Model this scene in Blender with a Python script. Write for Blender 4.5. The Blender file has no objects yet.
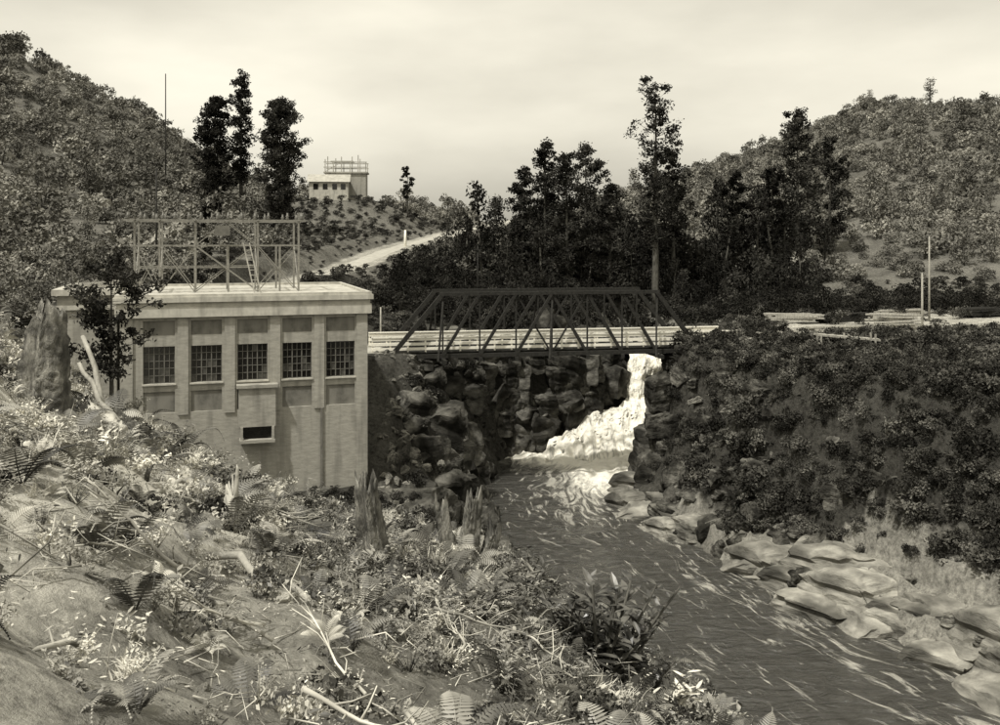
import bpy, math, numpy as np
from mathutils import Vector
R = np.random.default_rng(7)
SC = bpy.context.scene
def g(v, a=1.0): return (v, v*.968, v*.855, 1)
# ---------------------------------------------------------------- noise
def _h(i, j, s):
    n = (i*374761393 + j*668265263 + s*974711) & 0xffffffff
    n = ((n ^ (n >> 13))*1274126177) & 0xffffffff
    return ((n ^ (n >> 16)) & 0xffff)/65535.0
def vn(x, y, s=0):
    i = np.floor(x).astype(np.int64); j = np.floor(y).astype(np.int64)
    u = x-i; v = y-j; u = u*u*(3-2*u); v = v*v*(3-2*v)
    return (_h(i,j,s)*(1-u)+_h(i+1,j,s)*u)*(1-v)+(_h(i,j+1,s)*(1-u)+_h(i+1,j+1,s)*u)*v
def fbm(x, y, o=4, s=0):
    r = 0; a = .5; t = 0
    for k in range(o):
        c,sn=math.cos(k*.9),math.sin(k*.9)
        r = r+a*vn((x*c-y*sn)*2**k, (x*sn+y*c)*2**k, s+k*17); t += a; a *= .5
    return r/t*2-1
def sm(a, b, x):
    t = np.clip((x-a)/(b-a), 0, 1); return t*t*(3-2*t)
ip = np.interp
# ---------------------------------------------------------------- materials
def mat(name, c1, c2, scale=4, rough=.85, bump=.3, detail=6, objrand=0, c3=None, s2=.4, stretch=(1,1,1), spec=.2, coord='Object', bd=.1, st2=(1,1,1), p3=(.42,.62), diffuse=False):
    m = bpy.data.materials.new(name); m.use_nodes = True
    nt = m.node_tree; N = nt.nodes; L = nt.links; b = N['Principled BSDF']
    if diffuse:
        N.remove(b); b = N.new('ShaderNodeBsdfDiffuse'); L.new(b.outputs[0], N['Material Output'].inputs['Surface'])
    tc = N.new('ShaderNodeTexCoord'); mp = N.new('ShaderNodeMapping'); mp.inputs['Scale'].default_value = stretch
    L.new(tc.outputs[coord], mp.inputs[0])
    n = N.new('ShaderNodeTexNoise'); n.inputs['Scale'].default_value = scale; n.inputs['Detail'].default_value = detail
    n.inputs['Roughness'].default_value = .65
    L.new(mp.outputs[0], n.inputs[0])
    r = N.new('ShaderNodeValToRGB'); r.color_ramp.elements[0].position = .33; r.color_ramp.elements[1].position = .67
    r.color_ramp.elements[0].color = c1; r.color_ramp.elements[1].color = c2
    L.new(n.outputs[0], r.inputs[0]); out = r.outputs[0]
    if c3 is not None:
        n2 = N.new('ShaderNodeTexNoise'); n2.inputs['Scale'].default_value = s2; n2.inputs['Detail'].default_value = 3
        m2 = N.new('ShaderNodeMapping'); m2.inputs['Scale'].default_value = st2; L.new(tc.outputs[coord], m2.inputs[0]); L.new(m2.outputs[0], n2.inputs[0])
        r2 = N.new('ShaderNodeValToRGB'); r2.color_ramp.elements[0].position = p3[0]; r2.color_ramp.elements[1].position = p3[1]
        L.new(n2.outputs[0], r2.inputs[0])
        mx = N.new('ShaderNodeMixRGB'); L.new(r2.outputs[0], mx.inputs[0]); L.new(out, mx.inputs[1]); mx.inputs[2].default_value = c3
        out = mx.outputs[0]
    if objrand:
        oi = N.new('ShaderNodeObjectInfo'); mr = N.new('ShaderNodeMapRange')
        mr.inputs[3].default_value = 1-objrand; mr.inputs[4].default_value = 1+objrand
        L.new(oi.outputs['Random'], mr.inputs[0])
        vm = N.new('ShaderNodeVectorMath'); vm.operation = 'SCALE'
        L.new(out, vm.inputs[0]); L.new(mr.outputs[0], vm.inputs['Scale']); out = vm.outputs[0]
    if diffuse: L.new(out, b.inputs['Color'])
    else:
        L.new(out, b.inputs['Base Color'])
        b.inputs['Roughness'].default_value = rough; b.inputs['Specular IOR Level'].default_value = spec
    if bump:
        bp = N.new('ShaderNodeBump'); bp.inputs['Strength'].default_value = bump; bp.inputs['Distance'].default_value = bd
        L.new(n.outputs[0], bp.inputs['Height']); L.new(bp.outputs[0], b.inputs['Normal'])
    return m
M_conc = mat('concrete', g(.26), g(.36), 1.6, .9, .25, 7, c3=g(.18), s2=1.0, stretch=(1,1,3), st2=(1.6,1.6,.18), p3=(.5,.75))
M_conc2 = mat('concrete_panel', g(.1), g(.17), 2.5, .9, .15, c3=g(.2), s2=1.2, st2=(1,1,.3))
M_cor = mat('cornice_concrete', g(.36), g(.5), 2, .9, .1, c3=g(.26), s2=1.2, st2=(1.5,1.5,.3), p3=(.5,.75))
M_glass = mat('window_glass', g(.006), g(.015), 2, .12, 0, spec=.5)
M_pane = mat('paler_glass', g(.03), g(.09), 5, .3, 0, spec=.5)  # paler panes, scattered at random and more often in lower rows
M_frame = mat('window_frame', g(.1), g(.15), 6, .6, 0)
M_darkw = mat('tarred_timber', g(.014), g(.035), 5, .8, .3)
M_wood = mat('weathered_timber', g(.2), g(.42), 6, .85, .5, stretch=(1,1,.25))
M_steel = mat('gantry_steel', g(.14), g(.26), 8, .6, 0)
M_white = mat('white_paint', g(.74), g(.86), 5, .6, .05)
M_rock = mat('rock', g(.02), g(.18), 1.6, .9, 1, 7, objrand=.4, c3=g(.022), s2=.9, stretch=(1,1,2.2), bd=.4, diffuse=True)
M_rockl = mat('pale_rock', g(.12), g(.38), 1.7, .9, 1, 7, objrand=.3, c3=g(.08), s2=.9, stretch=(1,1,2.6), bd=.3, diffuse=True)
M_stone = mat('loose_stone', g(.2), g(.5), 2.5, .9, .8, 5, objrand=.3, diffuse=True)
M_bark = mat('bark', g(.05), g(.12), 6, .95, 0, 2, stretch=(1,1,.3), diffuse=True)
M_stump = mat('stump_bark', g(.1), g(.42), 9, .95, 1, 8, stretch=(1.6,1.6,.3), c3=g(.09), s2=2.5)
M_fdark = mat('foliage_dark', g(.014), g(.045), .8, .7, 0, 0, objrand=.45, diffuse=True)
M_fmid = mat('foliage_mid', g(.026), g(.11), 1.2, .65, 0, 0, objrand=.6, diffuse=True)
M_fhill = mat('foliage_hill', g(.12), g(.26), .9, .7, 0, 0, objrand=.45, diffuse=True)  # lightened leaf colour stands in for distance haze on the hills
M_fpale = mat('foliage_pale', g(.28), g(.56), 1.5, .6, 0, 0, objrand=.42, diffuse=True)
M_fgm = mat('foliage_foreground', g(.05), g(.27), 1.5, .5, 0, 0, objrand=.6, spec=.35)
M_fgd = mat('glossy_shrub_leaf', g(.02), g(.12), 5, .35, 0, 0, spec=.5)
M_twig = mat('dead_twigs', g(.2), g(.55), 3, .9, 0, 0, objrand=.45, diffuse=True)
M_road = mat('road_gravel', g(.28), g(.42), 1.3, .95, .2)
M_cer = mat('porcelain', g(.1), g(.15), 3, .3, 0)
# ---------------------------------------------------------------- mesh builder
class MB:
    def __init__(s): s.v=[]; s.f=[]; s.m=[]; s.n=0; s.sm=[]
    def add(s, V, F, m=0, smooth=False):
        V=np.asarray(V,float).reshape(-1,3); s.v.append(V)
        for f in F: s.f.append([i+s.n for i in f])
        s.m += [m]*len(F); s.sm += [smooth]*len(F); s.n += len(V)
    def box(s, a, b, m=0):
        x0,y0,z0=a; x1,y1,z1=b
        s.add([(x0,y0,z0),(x1,y0,z0),(x1,y1,z0),(x0,y1,z0),(x0,y0,z1),(x1,y0,z1),(x1,y1,z1),(x0,y1,z1)],
              [(0,3,2,1),(4,5,6,7),(0,1,5,4),(1,2,6,5),(2,3,7,6),(3,0,4,7)], m)
    def beam(s, p, q, w, h, m=0):
        p=Vector(p); q=Vector(q); d=(q-p).normalized()
        up=Vector((0,0,1)) if abs(d.z)<.97 else Vector((0,1,0))
        a=d.cross(up).normalized()*w/2; b=a.cross(d).normalized()*h/2
        V=[p-a-b,p+a-b,p+a+b,p-a+b,q-a-b,q+a-b,q+a+b,q-a+b]
        s.add([tuple(v) for v in V],[(0,1,2,3),(4,7,6,5),(0,4,5,1),(1,5,6,2),(2,6,7,3),(3,7,4,0)],m)
    def tube(s, pts, rad, k=7, m=0, jit=0, cap=True):
        pts=[Vector(p) for p in pts]; V=[]; F=[]
        for i,p in enumerate(pts):
            d=(pts[min(i+1,len(pts)-1)]-pts[max(i-1,0)]).normalized()
            up=Vector((0,1,0)) if abs(d.y)<.9 else Vector((1,0,0))
            a=d.cross(up).normalized(); b=d.cross(a)
            for j in range(k):
                t=2*math.pi*j/k; r=rad[i]*(1+jit*R.uniform(-1,1))
                V.append(tuple(p+a*math.cos(t)*r+b*math.sin(t)*r))
        for i in range(len(pts)-1):
            for j in range(k):
                F.append((i*k+j,i*k+(j+1)%k,(i+1)*k+(j+1)%k,(i+1)*k+j))
        if cap: F.append(tuple(range(k))[::-1]); F.append(tuple(range((len(pts)-1)*k,len(pts)*k)))
        s.add(V,F,m,True)
    def leaves(s, C, S, m=0, asp=.5, D=None):
        n=len(C); a=R.normal(size=(n,3)) if D is None else D+R.normal(size=(n,3))*.25
        a/=np.linalg.norm(a,axis=1)[:,None]; t=R.normal(size=(n,3)); b=np.cross(a,t); b/=np.linalg.norm(b,axis=1)[:,None]+1e-9
        S=np.broadcast_to(S,(n,))[:,None]
        V=np.stack([C+a*S,C+b*S*asp,C-a*S,C-b*S*asp],1).reshape(-1,3)
        s.add(V,[(4*i,4*i+1,4*i+2,4*i+3) for i in range(n)],m)
    def obj(s, name, mats, parent=None, link=True, loc=None):
        me=bpy.data.meshes.new(name); me.from_pydata(np.concatenate(s.v).tolist(),[],s.f)
        for m in mats: me.materials.append(m)
        me.polygons.foreach_set('material_index',s.m); me.polygons.foreach_set('use_smooth',s.sm); me.update()
        o=bpy.data.objects.new(name,me)
        if link: SC.collection.objects.link(o)
        if parent: o.parent=parent
        if loc: o.location=loc
        return o
def empty(name, loc=(0,0,0), rz=0):
    o=bpy.data.objects.new(name,None); SC.collection.objects.link(o); o.location=loc; o.rotation_euler=(0,0,rz); return o
# ---------------------------------------------------------------- terrain
YK=[-30,20,30,40,50,60,75,85,92,99,101,103,106,150]
XL=[34,20,13,8,4,1,-1.5,-1.8,-.5,0,6,10,14,14]
YR=[-30,20,35,45,50,55,60,66,73,80,86,92,98,104,106,150]
XR=[50,36,28,24.5,23,21,18.3,15,11.8,11.3,11.4,13.2,15.6,18,19.5,19.5]
ROAD=[(60,99,-9.4),(30,94,-9.7),(20.3,92.1,-9.8),(-10.75,86,-9.8),(-15,85.6,-9.8),(-20,88,-9),(-25,95,-7.4),(-26,104,-6),(-23.5,112,-5),(-19.5,125,-3.4),(-16.4,150,-1.2),(-5.2,200,2.5),(4,240,5)]
def roaddist(X,Y,segs):
    D=np.full(np.shape(X),1e9); Z=np.zeros(np.shape(X))
    for a,b in segs:
        ax,ay,az=a; bx,by,bz=b; L2=(bx-ax)**2+(by-ay)**2
        t=np.clip(((X-ax)*(bx-ax)+(Y-ay)*(by-ay))/L2,0,1)
        d=np.hypot(X-ax-t*(bx-ax),Y-ay-t*(by-ay)); z=az+t*(bz-az)
        k=d<D; D=np.where(k,d,D); Z=np.where(k,z,Z)
    return D,Z
SEGS=[(ROAD[i],ROAD[i+1]) for i in range(len(ROAD)-1) if i!=2]
def fgh(X,Y):
    Xc=np.where(X<-14,-14+(X+14)*.3,X)
    f=-1.7-.25*np.maximum(Y,-10)-.44*Xc-.05*np.minimum(np.maximum(0,X-1.8),12)**2-.5*sm(-6,0,X)*sm(4,16,Y)-.42*sm(-1,3,X)*sm(5,16,Y)
    f=f-.75*sm(-10.5,-7,X)*(1-sm(-4,-1,X))*sm(8,18,Y)
    Ys=ip(X,[-14,-9,-6,-2,1,4,7,12],[22,21,21,25,23,21,18,16]); yd=np.maximum(0,Y-Ys)
    f=f-.95*yd*yd/(yd+2)
    return f+.55*fbm(X*.35,Y*.35,3,3)*np.clip(Y/8,0,1)+.22*fbm(X*1.2,Y*1.2,3,9)
def H(X,Y,full=False):
    X=np.asarray(X,float); Y=np.asarray(Y,float)
    fg=fgh(X,Y)
    w=sm(76,88,Y); front=ip(Y,[0,50,64,84],[-17,-17,-16.5,-10.4])
    front=front+(-5-front)*sm(-27,-34,X)
    prof=ip(X,[-120,-60,-30,-20,-12,-8,0,15],[2,-1,-4,-4.8,-8.5,-10,-10.8,-11])
    TL=front*(1-w)+prof*w
    HL=ip(X,[-300,-200,-112,-91,-75,-60,-41,-20,-7,10,40,80],[75,62,42,32,22,12,8,6,5,3,2,2])
    rl=np.clip((Y-92)/138,0,1)**.95
    TL=TL+(HL-TL)*rl-.12*np.maximum(0,Y-230)
    TR=-9.6+.03*np.clip(X-20,0,60)
    HR=ip(X,[0,30,59,81,94,109,119,148,220,350,500],[3,9,19,28,32,39,43,41,43,36,28])
    rr=np.clip((Y-125)/175,0,1)**.9
    TR=TR+(HR-TR)*rr-.1*np.maximum(0,Y-300)
    xl=ip(Y,YK,XL); xr=ip(Y,YR,XR); xc=(xl+xr)/2
    wl=ip(Y,[0,99,101,104,106,109],[-22,-22,-21.2,-18,-16,-12.6])
    dwl=ip(Y,[40,60,80,92,98,103,120],[10,9,8,7,3,2.5,3]); dwr=ip(Y,[40,60,75,88,100,110],[17,14,10,4,4,3])
    n1=fbm(X*.35,Y*.35,4,21); n2=fbm(X*.9,Y*.9,4,33)
    dl=xl-X+n1*1.3; dr=X-xr+n1*1.5
    def pr(t): t=np.clip(t,0,1); return .55*t*t*(3-2*t)+.45*(1-(1-t)**3)
    zl=wl+(TL-wl)*pr(dl/dwl); zr=wl+(TR-wl)*(.12*np.clip(dr/1.2,0,1)+.88*sm(.12,1,dr/dwr))
    ins=wl-2*sm(0,2,np.minimum(-dl,-dr))
    z=np.where(dl>0,zl,np.where(dr>0,zr,ins))
    d=np.maximum(dl,dr*.7)
    band=sm(0,1.2,d)*(1-sm(7,11,d))*(1-sm(105,130,Y))
    st=1.7; q=z/st+.8*n1; fr=q-np.floor(q); qs=np.floor(q)+sm(.55,.95,fr); z=z+(qs-q)*st*.75*band
    z=z+.9*n2*band
    bl=sm(-14,14,X-xc); far=TL*(1-bl)+TR*bl
    c=sm(112,135,Y); z=z*(1-c)+far*c
    z=z+sm(120,220,Y)*3*fbm(X*.03,Y*.03,4,5)
    Z=np.maximum(fg,z)
    rd,rz=roaddist(X,Y,SEGS); k=1-sm(2.6,6,rd); k=np.where(Y<80,0,k); Z=Z*(1-k)+rz*k
    k=1-sm(5,22,np.hypot(X+32,(Y-188))); Z=Z*(1-k)+7.6*k
    if full: return Z,fg,z,dl,dr,rd
    return Z
def axis(segs):
    o=[]
    for a,b,s in segs: o+=list(np.arange(a,b,s))
    return np.array(o+[segs[-1][1]])
xs=axis([(-700,-200,25),(-200,-60,4),(-60,-30,1.2),(-30,-14,.5),(-14,-7,.22),(-7,3,.13),(3,8,.22),(8,40,.4),(40,80,1.5),(80,240,4),(240,900,30)])
ys=axis([(-60,-10,4),(-10,1,1),(1,13,.1),(13,30,.2),(30,112,.4),(112,160,1.5),(160,340,4),(340,1500,40)])
GX,GY=np.meshgrid(xs,ys); Z,fg,mz,dl,dr,rd=H(GX,GY,True)
def gridmesh(name,GX,GY,Z,mats,attrs={}):
    ny,nx=GX.shape; V=np.stack([GX,GY,Z],-1).reshape(-1,3)
    idx=np.arange(ny*nx).reshape(ny,nx)
    F=np.stack([idx[:-1,:-1],idx[:-1,1:],idx[1:,1:],idx[1:,:-1]],-1).reshape(-1,4)
    me=bpy.data.meshes.new(name); me.vertices.add(len(V)); me.vertices.foreach_set('co',V.ravel())
    me.loops.add(F.size); me.loops.foreach_set('vertex_index',F.ravel().astype(np.int32))
    me.polygons.add(len(F)); me.polygons.foreach_set('loop_start',np.arange(0,F.size,4,dtype=np.int32))
    me.polygons.foreach_set('use_smooth',np.ones(len(F),bool)); me.update(calc_edges=True); me.validate()
    for k,(t,a) in attrs.items():
        at=me.attributes.new(k,t,'POINT')
        if t=='FLOAT': at.data.foreach_set('value',np.ravel(a).astype(np.float32))
        else: at.data.foreach_set('vector',np.reshape(a,-1).astype(np.float32))
    for m in mats: me.materials.append(m)
    o=bpy.data.objects.new(name,me); SC.collection.objects.link(o); return o
isfg=(fg>=mz-.05)
tone=np.full(Z.shape,.13)  # hill ground tone, lightened to carry distance haze
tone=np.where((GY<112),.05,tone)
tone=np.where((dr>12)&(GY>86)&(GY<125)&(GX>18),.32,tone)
tone=np.where(isfg,ip(GX,[-12,-6,-3,-1,1.5,4,9],[.85,.78,.55,.28,.18,.16,.1]),tone)  # foreground paler to the left: overexposed brightness put into the ground tone
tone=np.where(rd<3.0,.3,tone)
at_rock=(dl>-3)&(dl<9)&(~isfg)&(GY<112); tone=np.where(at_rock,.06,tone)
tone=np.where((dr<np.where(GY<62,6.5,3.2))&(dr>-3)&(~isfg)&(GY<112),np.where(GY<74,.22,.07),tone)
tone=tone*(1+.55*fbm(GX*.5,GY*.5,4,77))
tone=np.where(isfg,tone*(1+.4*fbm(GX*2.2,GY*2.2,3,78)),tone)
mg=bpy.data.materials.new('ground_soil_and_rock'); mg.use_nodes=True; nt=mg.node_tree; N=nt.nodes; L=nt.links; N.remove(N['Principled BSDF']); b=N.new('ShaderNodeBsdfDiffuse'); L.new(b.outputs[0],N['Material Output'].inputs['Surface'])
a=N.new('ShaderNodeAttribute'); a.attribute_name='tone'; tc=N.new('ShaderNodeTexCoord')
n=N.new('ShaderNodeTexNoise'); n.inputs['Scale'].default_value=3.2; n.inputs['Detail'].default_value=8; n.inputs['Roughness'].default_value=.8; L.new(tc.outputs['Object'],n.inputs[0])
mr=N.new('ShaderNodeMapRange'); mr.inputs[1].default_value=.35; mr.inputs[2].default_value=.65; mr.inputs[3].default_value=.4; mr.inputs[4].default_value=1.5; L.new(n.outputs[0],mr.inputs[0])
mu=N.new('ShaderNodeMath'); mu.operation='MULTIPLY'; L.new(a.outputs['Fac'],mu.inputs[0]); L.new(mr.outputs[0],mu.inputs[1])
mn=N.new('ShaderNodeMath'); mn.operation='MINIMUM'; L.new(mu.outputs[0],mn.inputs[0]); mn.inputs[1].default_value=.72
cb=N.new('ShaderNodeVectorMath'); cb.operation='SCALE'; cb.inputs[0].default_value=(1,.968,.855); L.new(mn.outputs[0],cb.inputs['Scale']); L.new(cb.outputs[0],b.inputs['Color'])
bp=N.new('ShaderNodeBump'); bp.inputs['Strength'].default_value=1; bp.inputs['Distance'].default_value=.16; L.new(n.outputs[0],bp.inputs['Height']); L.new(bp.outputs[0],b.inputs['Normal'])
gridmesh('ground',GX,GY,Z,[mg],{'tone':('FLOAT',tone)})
# road ribbons
def ribbon(name,pts,w,mats,dz=.06):
    P=[]
    for i in range(len(pts)-1):
        for t in np.linspace(0,1,12,endpoint=False): P.append(np.array(pts[i])*(1-t)+np.array(pts[i+1])*t)
    P.append(np.array(pts[-1])); P=np.array(P)
    for _ in range(8): P[1:-1]=(P[:-2]+P[1:-1]*2+P[2:])/4
    T=np.gradient(P,axis=0); nn=np.stack([-T[:,1],T[:,0]],1); nn/=np.linalg.norm(nn,axis=1)[:,None]
    mb=MB(); V=[];K=5
    for i,p in enumerate(P):
        for j in range(K):
            s=(j/(K-1)-.5)*w*(1+.1*R.uniform(-1,1)); V.append((p[0]+nn[i,0]*s,p[1]+nn[i,1]*s,p[2]+dz-(.1 if j in(0,K-1) else 0)))
    F=[(i*K+j,i*K+j+1,(i+1)*K+j+1,(i+1)*K+j) for i in range(len(P)-1) for j in range(K-1)]
    mb.add(V,F,0,True); return mb.obj(name,mats)
ribbon('road',ROAD[3:],3.4,[M_road]); ribbon('road',ROAD[:3],4.0,[M_road])
# ---------------------------------------------------------------- water
def water_mat(name):
    m=bpy.data.materials.new(name); m.use_nodes=True; nt=m.node_tree; N=nt.nodes; L=nt.links; b=N['Principled BSDF']
    fl=N.new('ShaderNodeAttribute'); fl.attribute_name='flow'; fo=N.new('ShaderNodeAttribute'); fo.attribute_name='foam'
    n=N.new('ShaderNodeTexNoise'); n.inputs['Scale'].default_value=1.0; n.inputs['Detail'].default_value=9; n.inputs['Roughness'].default_value=.62; n.inputs['Distortion'].default_value=1.6; L.new(fl.outputs['Vector'],n.inputs[0])
    th=N.new('ShaderNodeMath'); th.operation='MULTIPLY_ADD'; L.new(fo.outputs['Fac'],th.inputs[0]); th.inputs[1].default_value=.42; th.inputs[2].default_value=-.64
    ad=N.new('ShaderNodeMath'); ad.operation='ADD'; L.new(n.outputs[0],ad.inputs[0]); L.new(th.outputs[0],ad.inputs[1])
    mr=N.new('ShaderNodeMapRange'); mr.inputs[1].default_value=-.06; mr.inputs[2].default_value=.24; L.new(ad.outputs[0],mr.inputs[0])
    mx=N.new('ShaderNodeMixRGB'); mx.inputs[1].default_value=g(.045); mx.inputs[2].default_value=g(.84); L.new(mr.outputs[0],mx.inputs[0]); L.new(mx.outputs[0],b.inputs['Base Color'])
    rr=N.new('ShaderNodeMapRange'); rr.inputs[3].default_value=.12; rr.inputs[4].default_value=.8; L.new(mr.outputs[0],rr.inputs[0]); L.new(rr.outputs[0],b.inputs['Roughness'])
    tc=N.new('ShaderNodeTexCoord'); n2=N.new('ShaderNodeTexNoise'); n2.inputs['Scale'].default_value=.9; n2.inputs['Detail'].default_value=6; n2.inputs['Roughness'].default_value=.6; n2.inputs['Distortion'].default_value=.8
    mp=N.new('ShaderNodeMapping'); mp.inputs['Scale'].default_value=(.7,1.5,1); L.new(tc.outputs['Object'],mp.inputs[0]); L.new(mp.outputs[0],n2.inputs[0])
    bp=N.new('ShaderNodeBump'); bp.inputs['Strength'].default_value=1; bp.inputs['Distance'].default_value=.55; L.new(n2.outputs[0],bp.inputs['Height']); L.new(bp.outputs[0],b.inputs['Normal'])
    return m
M_water=water_mat('river_water')
wx=np.arange(-4,62,.4); wy=axis([(-30,40,1),(40,102,.35)]); WX,WY=np.meshgrid(wx,wy)
xl=ip(WY,YK,XL); xr=ip(WY,YR,XR)
s=(WX-xl)/(xr-xl)
foam=2.2*np.exp(-((WX-9.0)/5.6)**2-((WY-97.4)/3.8)**2)+1.0*np.exp(-((WX-10.0)/2.8)**2-((WY-90)/6)**2)+1.0*np.exp(-((WX-3)/4.5)**2-((WY-97.6)/1.5)**2)+.36*np.exp(-((WX-7)/4)**2-((WY-82)/9)**2)
foam+=.13*np.exp(-((s-.8)/.16)**2)*sm(72,60,WY)+.16*np.exp(-((s-.95)/.05)**2)+.2*sm(85,60,WY)*fbm(WX*.25,WY*.08,3,54)
foam+=.9*sm(.6,0,np.abs(xr-WX+.2))*(WY<90)*fbm(WX*.5,WY*.5,3,57)
WZ=-22+.14*fbm(WX*.6,WY*.8,4,50)+.8*np.clip(foam-.4,0,1)*fbm(WX*1.2,WY*1.2,3,51)
wob=1.6*fbm(WX*.12,WY*.12,3,58)
flow=np.stack([(WX-(xl+xr)/2+wob)*1.15,WY*.24,WX*0],-1)
gridmesh('river_water',WX,WY,WZ,[M_water],{'foam':('FLOAT',foam),'flow':('FLOAT_VECTOR',flow)})
ux,uy=np.meshgrid(np.arange(12,21,.4),np.arange(108,134,.5))
gridmesh('upstream_water',ux,uy,-12.62+.08*fbm(ux,uy,3,60),[M_water],{'foam':('FLOAT',ux*0+.6),'flow':('FLOAT_VECTOR',np.stack([ux,uy*.3,ux*0],-1))})
def fall(name,path,foamv):
    path=np.array(path,float); n=90; t=np.linspace(0,len(path)-1,n); P=np.stack([np.interp(t,range(len(path)),path[:,k]) for k in range(4)],1)
    u=np.linspace(0,1,70); X=P[:,0][:,None]*(1-u)+P[:,1][:,None]*u; Y=P[:,2][:,None]+0*u; Zz=P[:,3][:,None]+0*u
    X=X+.5*fbm(Zz*.7,X*.4,3,73)
    k=fbm(X*1.5,Zz*.5,4,70); Y=Y-1.1*k-.7*np.sin(u*math.pi)[None,:]; Zz=Zz+.8*fbm(X*1.1,Y*1.1,4,71)
    fo=foamv+.75*fbm(X*.8,Zz*.8,3,72)
    gridmesh(name,X,Y,Zz,[M_water],{'foam':('FLOAT',fo),'flow':('FLOAT_VECTOR',np.stack([X*2.4,Zz*.35,Y*0],-1))})
fall('waterfall',[(14.6,20,110,-12.4),(14.6,19.6,108,-12.5),(14.6,18.8,106.8,-13.2),(14.0,17.2,105.8,-15.4),(13.8,16.2,104.6,-17.2),(12.6,16.4,103.0,-17.8),(9.2,16.6,101.2,-18.7),(5.8,16.4,99.6,-20.5),(3.6,16.2,97.0,-22.2)],1.1)
# ---------------------------------------------------------------- prototypes (shared by instanced masses)
def protocol(name,objs):
    c=bpy.data.collections.new(name)
    for o in objs: c.objects.link(o)
    return c
def blobs(n,rad,spread,zr):
    C=R.normal(size=(n,3)); C/=np.linalg.norm(C,axis=1)[:,None]; C*=R.uniform(.3,1,(n,1))**.5; C*=np.array([spread,spread,zr]); return C
def clump(name,material,nb=14,nl=34,leaf=.1,tall=1.0,br=.38,asp=.55):
    mb=MB(); C=blobs(nb,1,.68,.45*tall); C[:,2]+=.5*tall
    for c in C:
        d=R.normal(size=(nl,3)); d/=np.linalg.norm(d,axis=1)[:,None]; d[:,2]=np.abs(d[:,2])*.9-.15
        r=br*R.uniform(.6,1.3)
        mb.leaves(c+d*r*R.uniform(.6,1.05,(nl,1)),leaf*R.uniform(.6,1.4,nl),0,asp)
    for k in range(3):
        c=C[k]; mb.tube([(0,0,-.2),(c[0]*.4,c[1]*.4,c[2]*.4),tuple(c)],[.05,.035,.015],4,1)
    return mb.obj(name,[material,M_bark],link=False)
def spire(name,material):
    mb=MB(); mb.tube([(0,0,-.2),(0,0,1.5),(0.03,0,3)],[.07,.05,.02],5,1)
    for k in range(30):
        h=R.uniform(.5,3.05); rr=.55*(1-abs(h-1.5)/2.2)+.08; t=R.uniform(0,6.28); c=np.array([math.cos(t)*rr*R.uniform(.2,1),math.sin(t)*rr*R.uniform(.2,1),h])
        n_=26; d=R.normal(size=(n_,3)); d/=np.linalg.norm(d,axis=1)[:,None]
        mb.leaves(c+d*.27*R.uniform(.5,1.1,(n_,1)),.075*R.uniform(.6,1.4,n_),0,.5)
    return mb.obj(name,[material,M_bark],link=False)
def fern(name,material,nf=11,droop=1.0):
    mb=MB()
    for k in range(nf):
        t=2*math.pi*k/nf+R.uniform(-.3,.3); Lf=R.uniform(.7,1.1); lift=R.uniform(.5,.95); P=[]; cv=R.uniform(-.5,.5)
        for i in range(25):
            q=i/24; tt=t+cv*q; P.append(np.array([math.cos(tt)*Lf*q*.9,math.sin(tt)*Lf*q*.9,lift*math.sin(q*2.3)*.62*Lf-.1*droop*q*q]))
        mb.tube([tuple(p) for p in P[::6]],[.012,.01,.008,.006,.003],3,0)
        for i in range(3,25):
            q=i/24; w=.17*math.sin(min(1,q*1.1+.1)*math.pi)*Lf+.012; d=(P[i]-P[i-1]); d/=np.linalg.norm(d); side=np.cross(d,[0,0,1]); side/=np.linalg.norm(side)+1e-9
            for sg in (-1,1):
                e=side*sg*w+d*w*.4-np.array([0,0,.3*w]); p=P[i]; o=d*.013
                mb.add([p-o,p+e*.6-o,p+e,p+e*.6+o,p+o],[(0,1,2,3,4)],0)
    return mb.obj(name,[material],link=False)
def twigs(name,n_=7):
    mb=MB()
    for k in range(n_):
        p=R.normal(size=3)*.25; p[2]=abs(p[2])*.15; t=R.uniform(0,6.28); l=R.uniform(.2,.8); d=np.array([math.cos(t),math.sin(t),R.uniform(-.05,.2)])*l
        m_=p+d*.5+R.normal(size=3)*.09; mb.tube([tuple(p),tuple(m_),tuple(p+d)],[.01,.007,.003],3,0)
        if R.random()<.6:
            e=m_+R.normal(size=3)*.15; mb.tube([tuple(m_),tuple(e)],[.006,.003],3,0)
    return mb.obj(name,[M_twig],link=False)
def bl(mb,c,o,l,wr,droop,m=0):
    sd=np.cross(o,[0,0,1]); sd/=np.linalg.norm(sd)+1e-9; up=np.cross(sd,o); w_=l*wr
    mb.add([c,c+o*l*.3+sd*w_,c+o*l*.7+sd*w_*.85-up*droop*l*.5,c+o*l-up*droop*l,c+o*l*.7-sd*w_*.85-up*droop*l*.5,c+o*l*.3-sd*w_,c+o*l*.5-up*(.12*l*wr*3+droop*l*.25)],[(0,1,6),(1,2,6),(2,3,6),(3,4,6),(4,5,6),(5,0,6)],m)
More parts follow.
